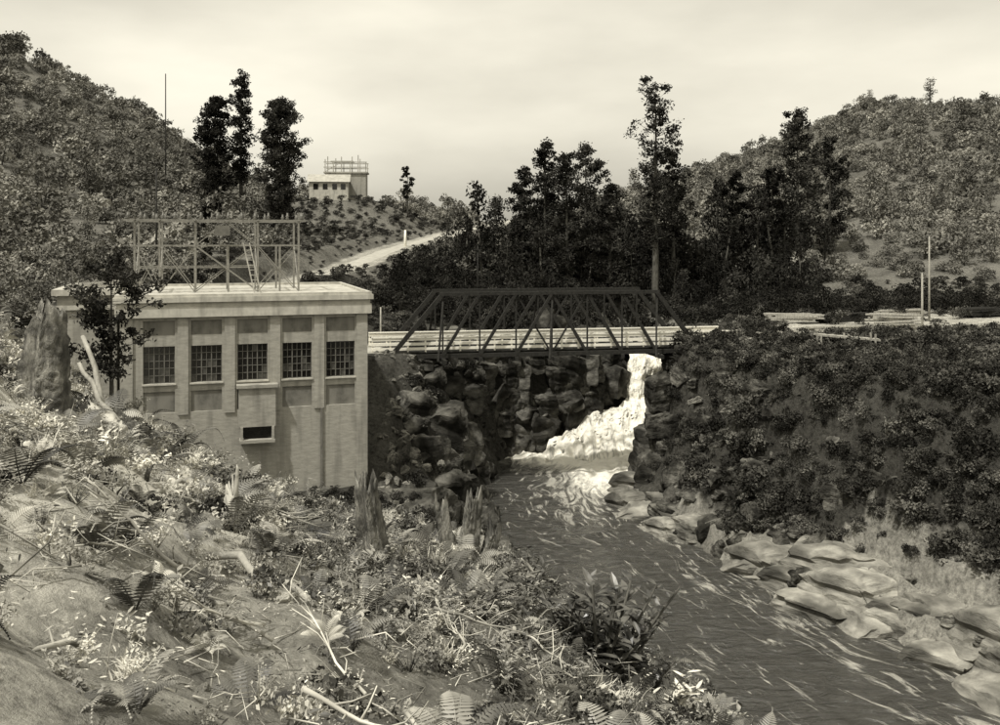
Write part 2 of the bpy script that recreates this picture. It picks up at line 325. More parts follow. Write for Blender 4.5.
def weed(name,material,n_=70,leaf=.16,wr=.2,ns=9):
    mb=MB()
    for k in range(ns):
        t=R.uniform(0,6.28); a_=np.array([math.cos(t)*R.uniform(.1,.75),math.sin(t)*R.uniform(.1,.75),R.uniform(.4,1)])
        mb.tube([(0,0,-.05),tuple(a_*.5+R.normal(size=3)*.05),tuple(a_)],[.014,.01,.004],3,0)
        for q in np.linspace(.25,1.0,max(3,n_//ns)):
            u=R.uniform(0,6.28); o=np.array([math.cos(u),math.sin(u),R.uniform(-.1,.8)]); o/=np.linalg.norm(o)
            bl(mb,a_*q,o,leaf*R.uniform(.9,2.2),wr,R.uniform(0,.35))
    return mb.obj(name,[material],link=False)
def litter(name,material=None):
    mb=MB(); n_=130
    for k in range(n_):
        c=R.normal(size=3)*np.array([.5,.5,.02]); c[2]=abs(c[2]); u=R.uniform(0,6.28); o=np.array([math.cos(u),math.sin(u),R.uniform(-.2,.5)]); o/=np.linalg.norm(o); bl(mb,c,o,R.uniform(.02,.06),.16,R.uniform(-.3,.5))
    return mb.obj(name,[material or M_fpale],link=False)
def grass(name,material):
    mb=MB()
    for k in range(70):
        t=R.uniform(0,6.28); o=np.array([math.cos(t)*R.uniform(.1,.8),math.sin(t)*R.uniform(.1,.8),1]); c=np.array([R.normal()*.12,R.normal()*.12,0]); l=R.uniform(.4,1); s_=np.array([-math.sin(t),math.cos(t),0])*.012
        p1=c+o*l*.5; p2=c+np.array([o[0],o[1],.75])*l
        mb.add([c-s_,c+s_,p1+s_,p1-s_,p2],[(0,1,2,3),(3,2,4)],0)
    return mb.obj(name,[material],link=False)
def rockmesh(sub,seed,block=1):
    import bmesh
    r=np.random.default_rng(seed); bm=bmesh.new(); bmesh.ops.create_icosphere(bm,subdivisions=sub,radius=1)
    V=np.array([v.co[:] for v in bm.verts]); F=[[v.index for v in f.verts] for f in bm.faces]; bm.free()
    ax=[(1,0,0),(-1,0,0),(0,1,0),(0,-1,0),(0,0,1),(0,0,1),(0,0,-1),(.7,.7,0),(-.7,.7,.1),(.7,-.7,.1),(-.7,-.7,0),(.6,0,.8),(0,-.7,.7),(-.6,.1,.7)]
    for a_ in ax:
        n_=np.array(a_)+r.normal(size=3)*.22; n_/=np.linalg.norm(n_); c=r.uniform(.4,.72) if abs(n_).max()>.9 else r.uniform(.6,.9); d=V@n_-c; V=V-np.maximum(0,d)[:,None]*n_
    V+=(.12*fbm(V[:,0]*3+9,V[:,1]*3+V[:,2]*3.3,5,seed))[:,None]*V
    V[:,:2]*=(1-.1*(np.sin(V[:,2]*11+r.uniform(0,6)+V[:,0]*1.5)>.5))[:,None]
    V[:,2]*=1-.05*(np.sin(V[:,0]*8+V[:,1]*5)>.6)
    V*=np.array([1.3,1.1,1.05])*r.uniform(.85,1.15,3)
    return V,F
def rock(name,seed,m,sub=4):
    V,F=rockmesh(sub,seed); mb=MB(); mb.add(V,F,0); return mb.obj(name,[m],link=False)
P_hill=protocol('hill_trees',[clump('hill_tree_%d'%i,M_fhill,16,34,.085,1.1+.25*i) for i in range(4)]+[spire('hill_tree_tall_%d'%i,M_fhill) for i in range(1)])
P_dark=protocol('dark_trees',[clump('forest_tree_%d'%i,M_fdark,18,38,.075,1.3+.3*i) for i in range(3)]+[spire('forest_tree_tall_%d'%i,M_fdark) for i in range(2)])
P_bush=protocol('bushes',[clump('bush_%d'%i,M_fmid,14,44,.075,.8+.15*i) for i in range(3)]+[clump('bush_dk',M_fdark,14,40,.08,1)]+[fern('bush_fern',M_fmid)])
P_fg=protocol('undergrowth',[weed('plant_a',M_fgm,80,.09,.22),weed('plant_b',M_fgm,110,.07,.2,12),clump('plant_c',M_fmid,9,30,.07,.7),weed('plant_d',M_fpale,60,.09,.2),grass('plant_e',M_fpale),clump('plant_f',M_fgm,9,30,.07,.6)])
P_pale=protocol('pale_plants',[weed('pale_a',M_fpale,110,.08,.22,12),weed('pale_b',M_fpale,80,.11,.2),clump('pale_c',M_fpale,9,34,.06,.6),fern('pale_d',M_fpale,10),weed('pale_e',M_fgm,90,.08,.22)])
P_fern=protocol('ferns',[fern('fern_a',M_fgm),fern('fern_b',M_fmid,9),fern('fern_c',M_fgm,7,2)])
P_twig=protocol('twigs',[litter('leaf_litter_0'),litter('leaf_litter_1',M_fmid)]+[twigs('twigs_%d'%i) for i in range(3)])
P_rock=protocol('rocks',[rock('rock_%d'%i,i+3,M_rock) for i in range(5)])
P_rockl=protocol('pale_rocks',[rock('pale_rock_%d'%i,i+13,M_rockl) for i in range(4)])
P_stone=protocol('stones',[rock('stone_%d'%i,i+23,M_stone,3) for i in range(3)])
def scatter(name,col,P,rot,scl,idx):
    n_=len(P); me=bpy.data.meshes.new(name); me.vertices.add(n_); me.vertices.foreach_set('co',np.asarray(P,np.float32).ravel())
    for k,t,a_ in (('rot','FLOAT_VECTOR',rot),('scl','FLOAT_VECTOR',scl)):
        at=me.attributes.new(k,t,'POINT'); at.data.foreach_set('vector',np.asarray(a_,np.float32).ravel())
    at=me.attributes.new('pick','INT','POINT'); at.data.foreach_set('value',np.asarray(idx,np.int32))
    o=bpy.data.objects.new(name,me); SC.collection.objects.link(o)
    ng=bpy.data.node_groups.new(name+'_instancer','GeometryNodeTree')
    ng.interface.new_socket('Geometry',in_out='INPUT',socket_type='NodeSocketGeometry'); ng.interface.new_socket('Geometry',in_out='OUTPUT',socket_type='NodeSocketGeometry')
    N=ng.nodes; L=ng.links; gi=N.new('NodeGroupInput'); go=N.new('NodeGroupOutput'); ii=N.new('GeometryNodeInstanceOnPoints'); ci=N.new('GeometryNodeCollectionInfo')
    ci.inputs['Collection'].default_value=col; ci.inputs['Separate Children'].default_value=True; ci.inputs['Reset Children'].default_value=True
    ii.inputs['Pick Instance'].default_value=True
    L.new(gi.outputs[0],ii.inputs['Points']); L.new(ci.outputs[0],ii.inputs['Instance'])
    for k,t,sk in (('rot','FLOAT_VECTOR','Rotation'),('scl','FLOAT_VECTOR','Scale'),('pick','INT','Instance Index')):
        na=N.new('GeometryNodeInputNamedAttribute'); na.data_type=t; na.inputs['Name'].default_value=k; L.new(na.outputs[0],ii.inputs[sk])
    L.new(ii.outputs[0],go.inputs[0]); md=o.modifiers.new('instances','NODES'); md.node_group=ng
    print(name,n_)
    return o
def jit(x0,x1,y0,y1,sp):
    X,Y=np.meshgrid(np.arange(x0,x1,sp),np.arange(y0,y1,sp)); X=X+R.uniform(-.5,.5,X.shape)*sp; Y=Y+R.uniform(-.5,.5,Y.shape)*sp; return X.ravel(),Y.ravel()
def place(name,col,X,Y,s,k,dz=0,tilt=.12,zs=None,weights=None,yaw=None,Zabs=None):
    n_=len(X); Zz=(H(X,Y) if Zabs is None else Zabs)+dz; rot=np.stack([R.normal(size=n_)*tilt,R.normal(size=n_)*tilt,R.uniform(0,6.28,n_) if yaw is None else yaw+R.normal(size=n_)*.25+R.integers(0,2,n_)*math.pi],1)
    S=np.stack([s,s,s*(zs if zs is not None else 1)],1)*R.uniform(.85,1.15,(n_,3))
    idx=R.choice(k,n_,p=weights); return scatter(name,col,np.stack([X,Y,Zz],1),rot,S,idx)
def info(X,Y):
    Z,fg,mz,dl,dr,rd=H(X,Y,True); return Z,(fg>=mz-.05),dl,dr,rd
# hills
X,Y=jit(-200,320,92,330,4.3); Z_,f_,dl_,dr_,rd_=info(X,Y)
left=(X<.05*Y); ok=(rd_>5.5)&np.where(left,(Y<255)&((X<-20)|(Y>130)),(Y>138)&(X>-40))
ok&=~((np.abs(X+32-(Y-186)*-.17)<12)&(Y>135)&(Y<199))
ok&=np.abs(X)<.66*Y+12
ok&=~((Y<205)&(X>-26)&(X<8)&(rd_<12)&left)
X=X[ok];Y=Y[ok]; s_=R.uniform(1.2,3.3,len(X))*np.where(Y>180,1.1,1.0)*(1+.4*fbm(X*.04,Y*.04,3,90))
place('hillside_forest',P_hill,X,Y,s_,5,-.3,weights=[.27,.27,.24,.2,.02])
X,Y=jit(-75,4,80,205,2.1); Z_,f_,dl_,dr_,rd_=info(X,Y); ok=(rd_>2.9)&((rd_<14)|((Y>140)&(X<-16)&(X>-50)))&(dl_>7)&~((Y<81))&~((np.abs(X+33)<5)&(np.abs(Y-189)<7))
X=X[ok];Y=Y[ok]; rd_=rd_[ok]; place('roadside_scrub',P_bush,X,Y,R.uniform(.5,1.25,len(X))*np.where(rd_<5,.55,1),5)
X,Y=jit(-62,-29,34,84,2.2); ok=np.abs(X)<.64*Y+5; X=X[ok];Y=Y[ok]; place('bank_scrub',P_hill,X,Y,R.uniform(.8,1.9,len(X)),4)
X,Y=jit(-80,-28,84,100,2.6); ok=np.abs(X)<.64*Y+5; X=X[ok];Y=Y[ok]; place('bank_scrub',P_hill,X,Y,R.uniform(.9,2.0,len(X)),4)
# dark forest behind the bridge
X,Y=jit(-14,75,112,170,3.3); Z_,f_,dl_,dr_,rd_=info(X,Y); px=X/Y
ok=(rd_>5)&(px>-.11)&(px<.34)&((Y>118)|(px<.1)); X=X[ok];Y=Y[ok];px=px[ok]
hh=ip(px,[-.12,-.06,0,.03,.08,.12,.2,.26,.36],[2.6,3.6,4.8,5.6,5.4,6.0,6.2,5.0,3.0])*R.uniform(.45,1.15,len(X))*(.75+.5*vn(X*.12,Y*.12,8))
hh=np.where(Y<125,hh*.7,hh)
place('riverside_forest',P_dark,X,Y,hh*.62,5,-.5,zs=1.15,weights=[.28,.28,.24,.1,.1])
X,Y=jit(-12,60,101,125,1.9); Z_,f_,dl_,dr_,rd_=info(X,Y); ok=(np.maximum(dl_,dr_)>2)&(rd_>3.5)&((X<12)|(Y>112)); X=X[ok];Y=Y[ok]
place('riverside_scrub',P_dark,X,Y,R.uniform(.8,1.9,len(X)),3)
# right bank bushes
X,Y=jit(12,62,46,101,.98); Z_,f_,dl_,dr_,rd_=info(X,Y); cut=2.7+2.2*fbm(X*.2,Y*.2,3,41)+np.where(Y>80,-1.0,np.where(Y<60,3.2,0))
ok=(dr_>cut)&(rd_>3.0)&(X<.66*Y+3)&~((dr_>13)&(Y>90))
X1=X[ok];Y1=Y[ok]; place('riverbank_bushes',P_bush,X1,Y1,R.uniform(.65,1.45,len(X1))*(1+.5*fbm(X1*.15,Y1*.15,3,45)),5,-.15,.25,weights=[.3,.26,.2,.14,.1])
X,Y=jit(12,52,46,96,.85); Z_,f_,dl_,dr_,rd_=info(X,Y); ok=(dr_>2.0+1.5*fbm(X*.3,Y*.3,3,43)+(Y<60)*3)&(rd_>2.8)&(X<.6*Y+3)&(dr_<20)&(R.random(len(X))<.8); X=X[ok];Y=Y[ok]
place('riverbank_ferns_and_scrub',P_bush,X,Y,R.uniform(.3,.8,len(X)),5,-.05,.35,weights=[.2,.2,.15,.15,.3])
X,Y=jit(12,44,50,94,2.2); Z_,f_,dl_,dr_,rd_=info(X,Y); ok=(dr_>1.5)&(dr_<8)&(R.random(len(X))<.6)&(rd_>3.2)&(Y>62); X=X[ok];Y=Y[ok]
place('bluff_rocks',P_rock,X,Y,R.uniform(.8,1.9,len(X)),5,-.45,.2,zs=1.2,yaw=-1.1)
X,Y=jit(20,95,99,138,2.8); Z_,f_,dl_,dr_,rd_=info(X,Y); ok=(rd_>3.5)&(R.random(len(X))<.4+.6*(Y>116)); X=X[ok];Y=Y[ok]
place('yard_scrub',P_bush,X,Y,R.uniform(.5,1.8,len(X)),5)
# left bank
X,Y=jit(-14,3,52,100,1.5); Z_,f_,dl_,dr_,rd_=info(X,Y)
ok=(dl_>2.0)&(R.random(len(X))<.34)&~((X<-7.6)&(Y<83))&(rd_>3); X=X[ok];Y=Y[ok]
place('gorge_bushes',P_bush,X,Y,R.uniform(.4,1.2,len(X)),5,.1)
X,Y=jit(-24,-2,44,63,1.1); ok=(R.random(len(X))<.6)&(Y<59+.3*(X+24)); X=X[ok];Y=Y[ok]
place('powerhouse_bank_scrub',P_bush,X,Y,R.uniform(.4,1.0,len(X)),5)
# rocks: large blocky outcrops, then smaller blocks
X,Y=jit(-9,20,58,107,2.3); Z_,f_,dl_,dr_,rd_=info(X,Y); d=np.maximum(dl_,dr_)
ok=(d>-.2)&(d<np.where(dl_>dr_,7,3.2))&(rd_>2.9)&~((X>6)&(Y>95)&(X<19.5))&~((dr_>dl_)&(Y<79))
X=X[ok];Y=Y[ok]; place('gorge_cliff_rocks',P_rock,X,Y,R.uniform(1.4,2.7,len(X)),5,-.9,.16,zs=1.35,yaw=.35)
nf=64; wxx=np.concatenate([R.uniform(-2,11.5,nf-4),R.uniform(11.5,13.2,4)]); wzz=R.uniform(-21.5,-12.2,nf)
wyy=ip(wxx,[-2,0,6,10,14],[99.4,99.6,101.6,103.2,106.4])+(wzz+22)*.05+R.uniform(-.4,.3,nf)-.7+np.where((wxx>5)&(wzz<-18),1.6,0)
place('pool_rock_face',P_rock,wxx,wyy,R.uniform(1.0,2.2,nf),5,0,.14,zs=1.3,yaw=.2,Zabs=wzz)
cy=R.uniform(84,99,26); cz=R.uniform(-21,-13,26); cx=ip(cy,YR,XR)+1.0+(cz+22)*.22+R.uniform(-.3,.4,26)
place('abutment_rock_face',P_rock,cx,cy,R.uniform(1.0,2.0,26),5,0,.14,zs=1.4,yaw=1.4,Zabs=cz)
X,Y=jit(-9,20,60,108,1.5); Z_,f_,dl_,dr_,rd_=info(X,Y); d=np.maximum(dl_,dr_)
ok=(d>-.8)&(d<6.5)&(R.random(len(X))<.5)&(rd_>2.6)&~((X>5)&(Y>94)&(X<19.5))
X=X[ok];Y=Y[ok]; place('gorge_rocks',P_rock,X,Y,R.uniform(.35,1.1,len(X)),5,-.1,.4)
X=np.array([12.2,19.6,11.2,18.6,14.6,16.6]);Y=np.array([105.6,105.8,104.2,101.2,101.4,103.6])
place('waterfall_rocks',P_rock,X,Y,np.array([1.7,1.8,1.5,1.4,.9,1.1]),5,.2,.2,zs=1.2)
X,Y=jit(10,36,42,84,2.3); Z_,f_,dl_,dr_,rd_=info(X,Y)
ok=(dr_>-.2)&(dr_<np.where(Y<64,5.2,2.2)); X=X[ok];Y=Y[ok]
place('shore_ledge_rocks',P_rockl,X,Y,R.uniform(1.9,3.3,len(X)),4,-.7,.04,zs=.6,yaw=-1.1)
X,Y=jit(10,36,42,84,1.3); Z_,f_,dl_,dr_,rd_=info(X,Y)
ok=(dr_>-.8)&(dr_<5.0)&(R.random(len(X))<.3); X=X[ok];Y=Y[ok]
place('shore_rocks',P_rockl,X,Y,R.uniform(.15,.6,len(X)),4,-.05,.3,zs=.8)
X,Y=jit(-10.5,-3,60,84,.8); Z_,f_,dl_,dr_,rd_=info(X,Y); ok=(dl_>3)&~((X<-8.2)&(Y<70))&~((X<-9)&(Y<82)); X=X[ok];Y=Y[ok]
place('rubble',P_rockl,X,Y,R.uniform(.15,.5,len(X)),4,0,.5)
# foreground cover
X,Y=jit(-13,9,2.6,31,.33); Z_,f_,dl_,dr_,rd_=info(X,Y)
wv=ip(X/Y,[-.55,-.4,-.2,0,.3],[.35,.5,.78,.92,.95])+.5*fbm(X*.35,Y*.35,3,55)+.02*(Y-10)
ok=(R.random(len(X))<wv*.72)&(np.abs(X)<.6*Y+1)&(Y>4.2-X*.1); X=X[ok];Y=Y[ok]
sz=R.uniform(.2,.52,len(X))*np.clip(.5+Y*.042,.55,1.4); lf=(X/Y<-.2)&(R.random(len(X))<.75)
place('foreground_undergrowth',P_fg,X[~lf],Y[~lf],sz[~lf],6,-.02,.3,weights=[.24,.22,.18,.08,.12,.16])
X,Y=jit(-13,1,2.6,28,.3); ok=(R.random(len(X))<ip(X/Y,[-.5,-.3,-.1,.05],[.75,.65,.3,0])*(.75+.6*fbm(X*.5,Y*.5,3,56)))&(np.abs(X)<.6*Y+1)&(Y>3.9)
X=X[ok];Y=Y[ok]; place('pale_undergrowth',P_pale,X,Y,R.uniform(.16,.42,len(X))*np.clip(.5+Y*.045,.55,1.3),5,-.02,.35,weights=[.3,.2,.17,.15,.18])  # pale leaf colours carry the washed-out brightness of the left side
X,Y=jit(-12,8,4,30,.9); Z_,f_,dl_,dr_,rd_=info(X,Y); ok=(R.random(len(X))<.45*(Y>6)+.15)&(np.abs(X)<.6*Y+1); X=X[ok];Y=Y[ok]
place('fern_patch',P_fern,X,Y,R.uniform(.4,.8,len(X))*np.clip(.55+Y*.04,.5,1.3),3,-.02,.3)
X,Y=jit(-9,8,2.5,28,.42); ok=(R.random(len(X))<.6)&(np.abs(X)<.6*Y+1); X=X[ok];Y=Y[ok]
place('fallen_twigs_and_leaves',P_twig,X,Y,R.uniform(.35,.85,len(X)),5,.02,.25,weights=[.22,.22,.2,.18,.18])
X,Y=jit(-12,8,2.6,30,.5); ok=(R.random(len(X))<.6)&(np.abs(X)<.6*Y+1); X=X[ok];Y=Y[ok]
place('loose_stones',P_stone,X,Y,(.02+.09*R.random(len(X))**3)*np.clip(.5+Y*.05,.5,1.5),3,0,.5)
# ---------------------------------------------------------------- individual trees
def tree(name,x,y,h,w,prof,nlimb,nl,leaf,m=M_fdark,clear=.15,r0=None,lean=0,br=.09,base=None,sp=3):
    z=float(H(np.array([x]),np.array([y]))[0]) if base is None else base
    mb=MB(); r0=r0 or h*.014
    tr=[(lean*t*t*h,R.normal()*.006*h,t*h) for t in np.linspace(0,1,9)]; tr[0]=(0,0,-.5)
    mb.tube(tr,[r0*(1.25-1.2*t) for t in np.linspace(0,1,9)],8,1,.08)
    for k in range(nlimb):
        t=clear+(1-clear)*(k+R.random())/nlimb; p0=np.array([lean*t*t*h,0,t*h]); a_=R.uniform(0,6.28)
        rr=w*prof((t-clear)/(1-clear))*R.uniform(.45,1.2); up=R.uniform(.1,.6)*rr
        p1=p0+np.array([math.cos(a_)*rr,math.sin(a_)*rr,up])
        mb.tube([tuple(p0),tuple((p0+p1)/2+np.array([0,0,-.05*rr])),tuple(p1)],[r0*.35*(1.1-t),r0*.2*(1.1-t),.02],4,1)
        for q in R.uniform(.2,1.05,sp):
            c=p0+(p1-p0)*q+R.normal(size=3)*.03*h*.5; b_=br*h*R.uniform(.35,.75)*(1-.35*t)
            d=R.normal(size=(nl,3)); d/=np.linalg.norm(d,axis=1)[:,None]
            mb.leaves(c+d*np.array([1,1,.7])*b_*R.uniform(.3,1.1,(nl,1)),leaf*R.uniform(.6,1.4,nl),0,.5)
    return mb.obj(name,[m,M_bark],loc=(x,y,z))
pc=lambda t:(max(0,math.sin(min(1,t*1.02)**.75*math.pi)))**.6+.1
pe=lambda t:(max(0,math.sin(min(1,t*.97+.03)*math.pi)))**.5+.12
pt=lambda t:.35+.65*(1-t)**.8 if t>.12 else .6
tree('tall_rimu_tree',20.4,126,30.5,4.3,pt,60,40,.19,clear=.3,br=.07)
tree('tall_rimu_tree',23.8,132,21,3.6,pt,40,44,.2,clear=.3,br=.08)
for (x,y,h,w) in [(6.0,128,20,3),(8.6,124,18.5,3.4),(11.6,130,20,3.4),(3.2,134,16,3),(14.6,127,17,3)]:
    tree('broadleaf_tree',x,y,h,w,pc,50,44,.2,clear=.15,br=.1)
tree('broadleaf_tree',48,155,24,4.2,pe,60,50,.24,clear=.12,br=.1)
tree('broadleaf_tree',42.5,150,16,3.6,pc,40,44,.24,clear=.15,br=.1)
tree('broadleaf_tree',55,160,19,4.2,pc,40,44,.24,clear=.15)
tree('broadleaf_tree',36,146,16,3.6,pc,36,44,.24,clear=.15,br=.1)
tree('poplar_tree',-44.6,150,19.5,3.1,pe,80,60,.2,clear=.05,br=.1,sp=4)
tree('poplar_tree',-41.8,155,24,1.7,pe,50,50,.2,clear=.3,br=.08)
tree('poplar_tree',-34.4,150,20.5,3.3,pe,100,60,.2,clear=.1,m=M_fdark,sp=5,br=.09)
tree('cabbage_tree',-17.8,185,9.5,1.6,pc,16,30,.22,clear=.4)
zt_=float(H(np.array([-8.75]),np.array([21.6]))[0])
tree('young_tree',-8.75,21.6,-.45-zt_,.95,pe,40,46,.05,m=M_fdark,clear=.2,br=.13)
tree('young_tree',-26.5,85,6.5,1.8,pc,18,36,.13,m=M_fmid,clear=.2)
# ---------------------------------------------------------------- powerhouse
ang=math.atan2(4.5,14.85); PH=empty('powerhouse',(-23.75,60,0),ang)
T_,BOT=-3.45,-18.0; WL=15.5; DEP=15.0
mb=MB(); cs=[2.3,5.17,8.03,10.88,13.72]; hw=.95; wt,wb=-6.75,-9.1
edges=[0]+[v for c in cs for v in (c-hw,c+hw)]+[WL]
for i in range(0,len(edges),2): mb.box((edges[i],0,-10.95),(edges[i+1],.5,-4.9))
for c in cs:
    mb.box((c-hw,.06,wt),(c+hw,.5,-6.05)); mb.box((c-hw,.0,-5.12),(c+hw,.5,-4.9))
    mb.box((c-hw,.06,-9.62),(c+hw,.5,wb))
mb.box((0,-.02,BOT),(WL,.5,-10.95))
mb.box((0,.5,BOT),(.4,DEP,-4.9)); mb.box((WL-.4,.5,BOT),(WL,DEP,-4.9)); mb.box((.4,DEP-.4,BOT),(WL-.4,DEP,-4.9))
mb.box((.4,.5,-12),(WL-.4,DEP-.4,-11.7))
mb.obj('walls',[M_conc],PH)
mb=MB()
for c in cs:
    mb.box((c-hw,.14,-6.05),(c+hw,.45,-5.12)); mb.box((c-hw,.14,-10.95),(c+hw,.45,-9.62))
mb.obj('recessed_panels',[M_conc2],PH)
mb=MB()
for a0,a1 in [(.0,.75)]+[((cs[i]+cs[i+1])/2-.33,(cs[i]+cs[i+1])/2+.33) for i in range(4)]+[(WL-.75,WL)]:
    mb.box((a0-.0,-.12,-11.1 if 0<a0<14 else BOT),(a1,-.003 if 0<a0<14 else -.025,-4.9))
mb.obj('pilasters',[M_conc],PH)
mb=MB(); mb.box((-.3,-.32,-4.9),(WL+.25,DEP+.3,-4.25)); mb.box((-.2,-.22,-4.25),(WL+.16,DEP+.2,-3.95)); mb.box((-.4,-.45,-3.95),(WL+.35,DEP+.45,-3.62))
mb.box((-.3,-.35,-3.62),(WL+.25,-.1,T_)); mb.box((-.3,DEP,-3.62),(WL+.25,DEP+.3,T_)); mb.box((-.3,-.1,-3.62),(-.05,DEP,T_)); mb.box((WL,-.1,-3.62),(WL+.25,DEP,T_))
mb.obj('cornice_and_roof',[M_cor],PH)
mb=MB(); mg2=MB()
for c in cs:
    mg2.box((c-hw,.3,wb),(c+hw,.33,wt))
    for k in range(7):
        x=c-hw+.03+(2*hw-.06)*k/6; w_=.035 if k in(2,4) else .018; mb.box((x-w_,.24,wb),(x+w_,.295,wt))
    for k in range(6):
        z=wb+.02+(wt-wb-.04)*k/5; mb.box((c-hw,.25,z-.018),(c+hw,.292,z+.018))
    mb.box((c-hw-.08,-.08,wb-.1),(c+hw+.08,.24,wb-.003),1)
    for k in range(6):
        for j in range(5):
            if R.random()<(.3 if j<2 else .08):
                x=c-hw+.05+(2*hw-.06)*k/6; z=wb+.04+(wt-wb-.04)*j/5; mb.box((x,.294,z),(x+.27,.299,z+.4),2)
mb.obj('window_frames',[M_frame,M_cor,M_pane],PH); mg2.obj('window_glass',[M_glass],PH)
mb=MB(); mb.box((7.15,-.75,-12.0),(9.45,-.02,-9.5)); mb.box((7.0,-.9,-9.5),(9.6,-.02,-9.3)); mb.box((7.25,-.9,-12.9),(7.4,-.6,-12.0)); mb.box((9.2,-.9,-12.9),(9.35,-.6,-12)); mb.box((7.4,-.55,-12.7),(9.2,-.025,-12.0),1); mb.box((7.2,-1.0,-13.0),(9.4,-.03,-12.8))  # near-black box stands in for the shaded opening under the hood
mb.obj('cable_hood',[M_conc,M_glass],PH)
mb=MB(); mb.beam((12.45,-.12,-17),(12.45,-.12,-11.1),.14,.1); mb.beam((1.0,-.1,-14),(1.0,-.1,-11.2),.1,.1); mb.obj('drain_pipes',[M_conc2],PH)
mb=MB(); mb.box((-4.2,4.2,-11),(-.55,14,-3.65),0); mb.box((-4.5,3.9,-3.65),(-.52,14.3,-3.25),1); mb.box((-4.3,4.0,-4.6),(-.55,4.2,-4.3),1)
mb.obj('annex',[M_conc,M_cor],PH)
mb=MB()
for k in range(9): mb.beam((-4+R.uniform(0,.5),5+k*.25,-3.1+.05*(k%2)),(-.2+R.uniform(0,1.2),5.2+k*.3,-3.05+R.uniform(0,.35)),.18,.12)
mb.obj('roof_planks',[M_wood],PH)
# ---------------------------------------------------------------- switchyard gantry on the roof
GN=empty('switchyard_gantry',(-23.75,60,0),ang); mb=MB(); rb=-3.6; tp=1.35
us=[.5,2.1,4.4,6.6,8.6,10.1,11.4]
for v in (5.0,9.0):
    for u in us:
        mb.beam((u,v,rb),(u,v,tp if u in(us[0],us[-1],4.4,8.6,2.1) else -.4),.13,.13)
    mb.beam((-.2,v,tp),(11.9,v,tp),.13,.15); mb.beam((.2,v,-.4),(11.6,v,-.4),.08,.1); mb.beam((.5,v,-1.9),(8.6,v,-1.9),.06,.07)
    for a0,a1 in ((0,1),(1,2),(2,4),(4,6)):
        mb.beam((us[a0],v+.09,rb),(us[a1],v+.09,-.4),.06,.06); mb.beam((us[a1],v-.09,rb),(us[a0],v-.09,-.4),.06,.06)
    for a0,a1 in ((2,4),): mb.beam((us[a0],v,-.4),((us[a0]+us[a1])/2,v,tp),.06,.06); mb.beam((us[a1],v,-.4),((us[a0]+us[a1])/2,v,tp),.06,.06)
for u in (us[0],2.1,4.4,8.6,11.4):
    mb.beam((u,4.2,tp+.02),(u,9.8,tp+.02),.1,.12); mb.beam((u,5,rb+.2),(u,9,-.4),.06,.06)
mb.obj('frame',[M_steel],GN)
mb=MB()
for v in (4.6,5.4,9.2):
    for u in [ .1,.9,1.7,2.3,3.1,4.0,4.8,5.9,6.6,7.5,8.4,9.3,10.6,11.6]:
        if R.random()<.8:
            z0=tp+.05; mb.tube([(u,v,z0),(u,v,z0+.1),(u,v,z0+.16),(u,v,z0+.26),(u,v,z0+.32),(u,v,z0+.5)],[.06,.15,.07,.15,.07,.06],7)
mb.box((5.7,4.4,.3),(6.7,5.2,1.0))
mb.obj('insulators',[M_cer],GN)
mb=MB()
for o_ in (0,.42): mb.beam((8.3+o_,3.6,rb),(7.6+o_,4.9,-.2),.07,.05)
for k in range(10): t=(k+.5)/10; mb.beam((8.3-.7*t,3.6+1.3*t,rb+3.4*t),(8.72-.7*t,3.6+1.3*t,rb+3.4*t),.045,.045)
mb.obj('ladder',[M_wood],GN)
# ---------------------------------------------------------------- bridge
A=Vector((-10.75,86,0)); B=Vector((20.3,92,0)); Lb=(B-A).length; BR=empty('truss_bridge',tuple(A),math.atan2(6,31.05))
dk=-9.85
mb=MB(); k=0
while k*.3<Lb: mb.box((k*.3,-2.3,dk-.09),(k*.3+.27,2.3,dk)); k+=1
for v in (-1.9,-.65,.65,1.9): mb.box((0,v-.15,dk-.6),(Lb,v+.15,dk-.1))
mb.obj('deck',[M_darkw],BR)
mb=MB(); x0,x1=.7,Lb-2.4; n_=8; xsn=[x0+(x1-x0)*i/n_ for i in range(n_+1)]; xsn[1]=x0+4.6; xsn[-2]=x1-4.2
for i in range(2,n_-1): xsn[i]=xsn[1]+(xsn[-2]-xsn[1])*(i-1)/(n_-2)
zb,zt=dk-.35,-4.75
for v in (-2.75,2.75):
    mb.beam((x0-.5,v,zb),(x1+.5,v,zb),.3,.36); mb.beam((xsn[1]-.3,v,zt),(xsn[-2]+.3,v,zt),.3,.3)
    mb.beam((x0,v,zb),(xsn[1],v,zt),.36,.38); mb.beam((x1,v,zb),(xsn[-2],v,zt),.36,.38)
    for i in range(1,n_): mb.beam((xsn[i],v,zb),(xsn[i],v,zt),.13,.13)
    for i in range(1,n_-1):
        l,r=xsn[i],xsn[i+1]
        if i+.5<=n_/2: mb.beam((l,v-.05,zb),(r,v-.05,zt),.24,.26)
        else: mb.beam((r,v+.09,zb),(l,v+.09,zt),.24,.26)
        if abs(i+.5-n_/2)<1: 
            if i+.5<n_/2: mb.beam((r,v+.12,zb),(l,v+.12,zt),.15,.15)
            else: mb.beam((l,v+.12,zb),(r,v+.12,zt),.15,.15)
for i in range(0,n_+1): mb.beam((xsn[i],-4.4 if i%3==1 else -3.1,zb-.35),(xsn[i],4.4 if i%3==1 else 3.1,zb-.35),.28,.34)
for i in (1,4,7):
    for sg in (-1,1): mb.beam((xsn[i]-.6,sg*4.3,zb-.25),(xsn[i],sg*2.95,-5.4),.15,.15)
mb.obj('trusses',[M_darkw],BR)
mb=MB()
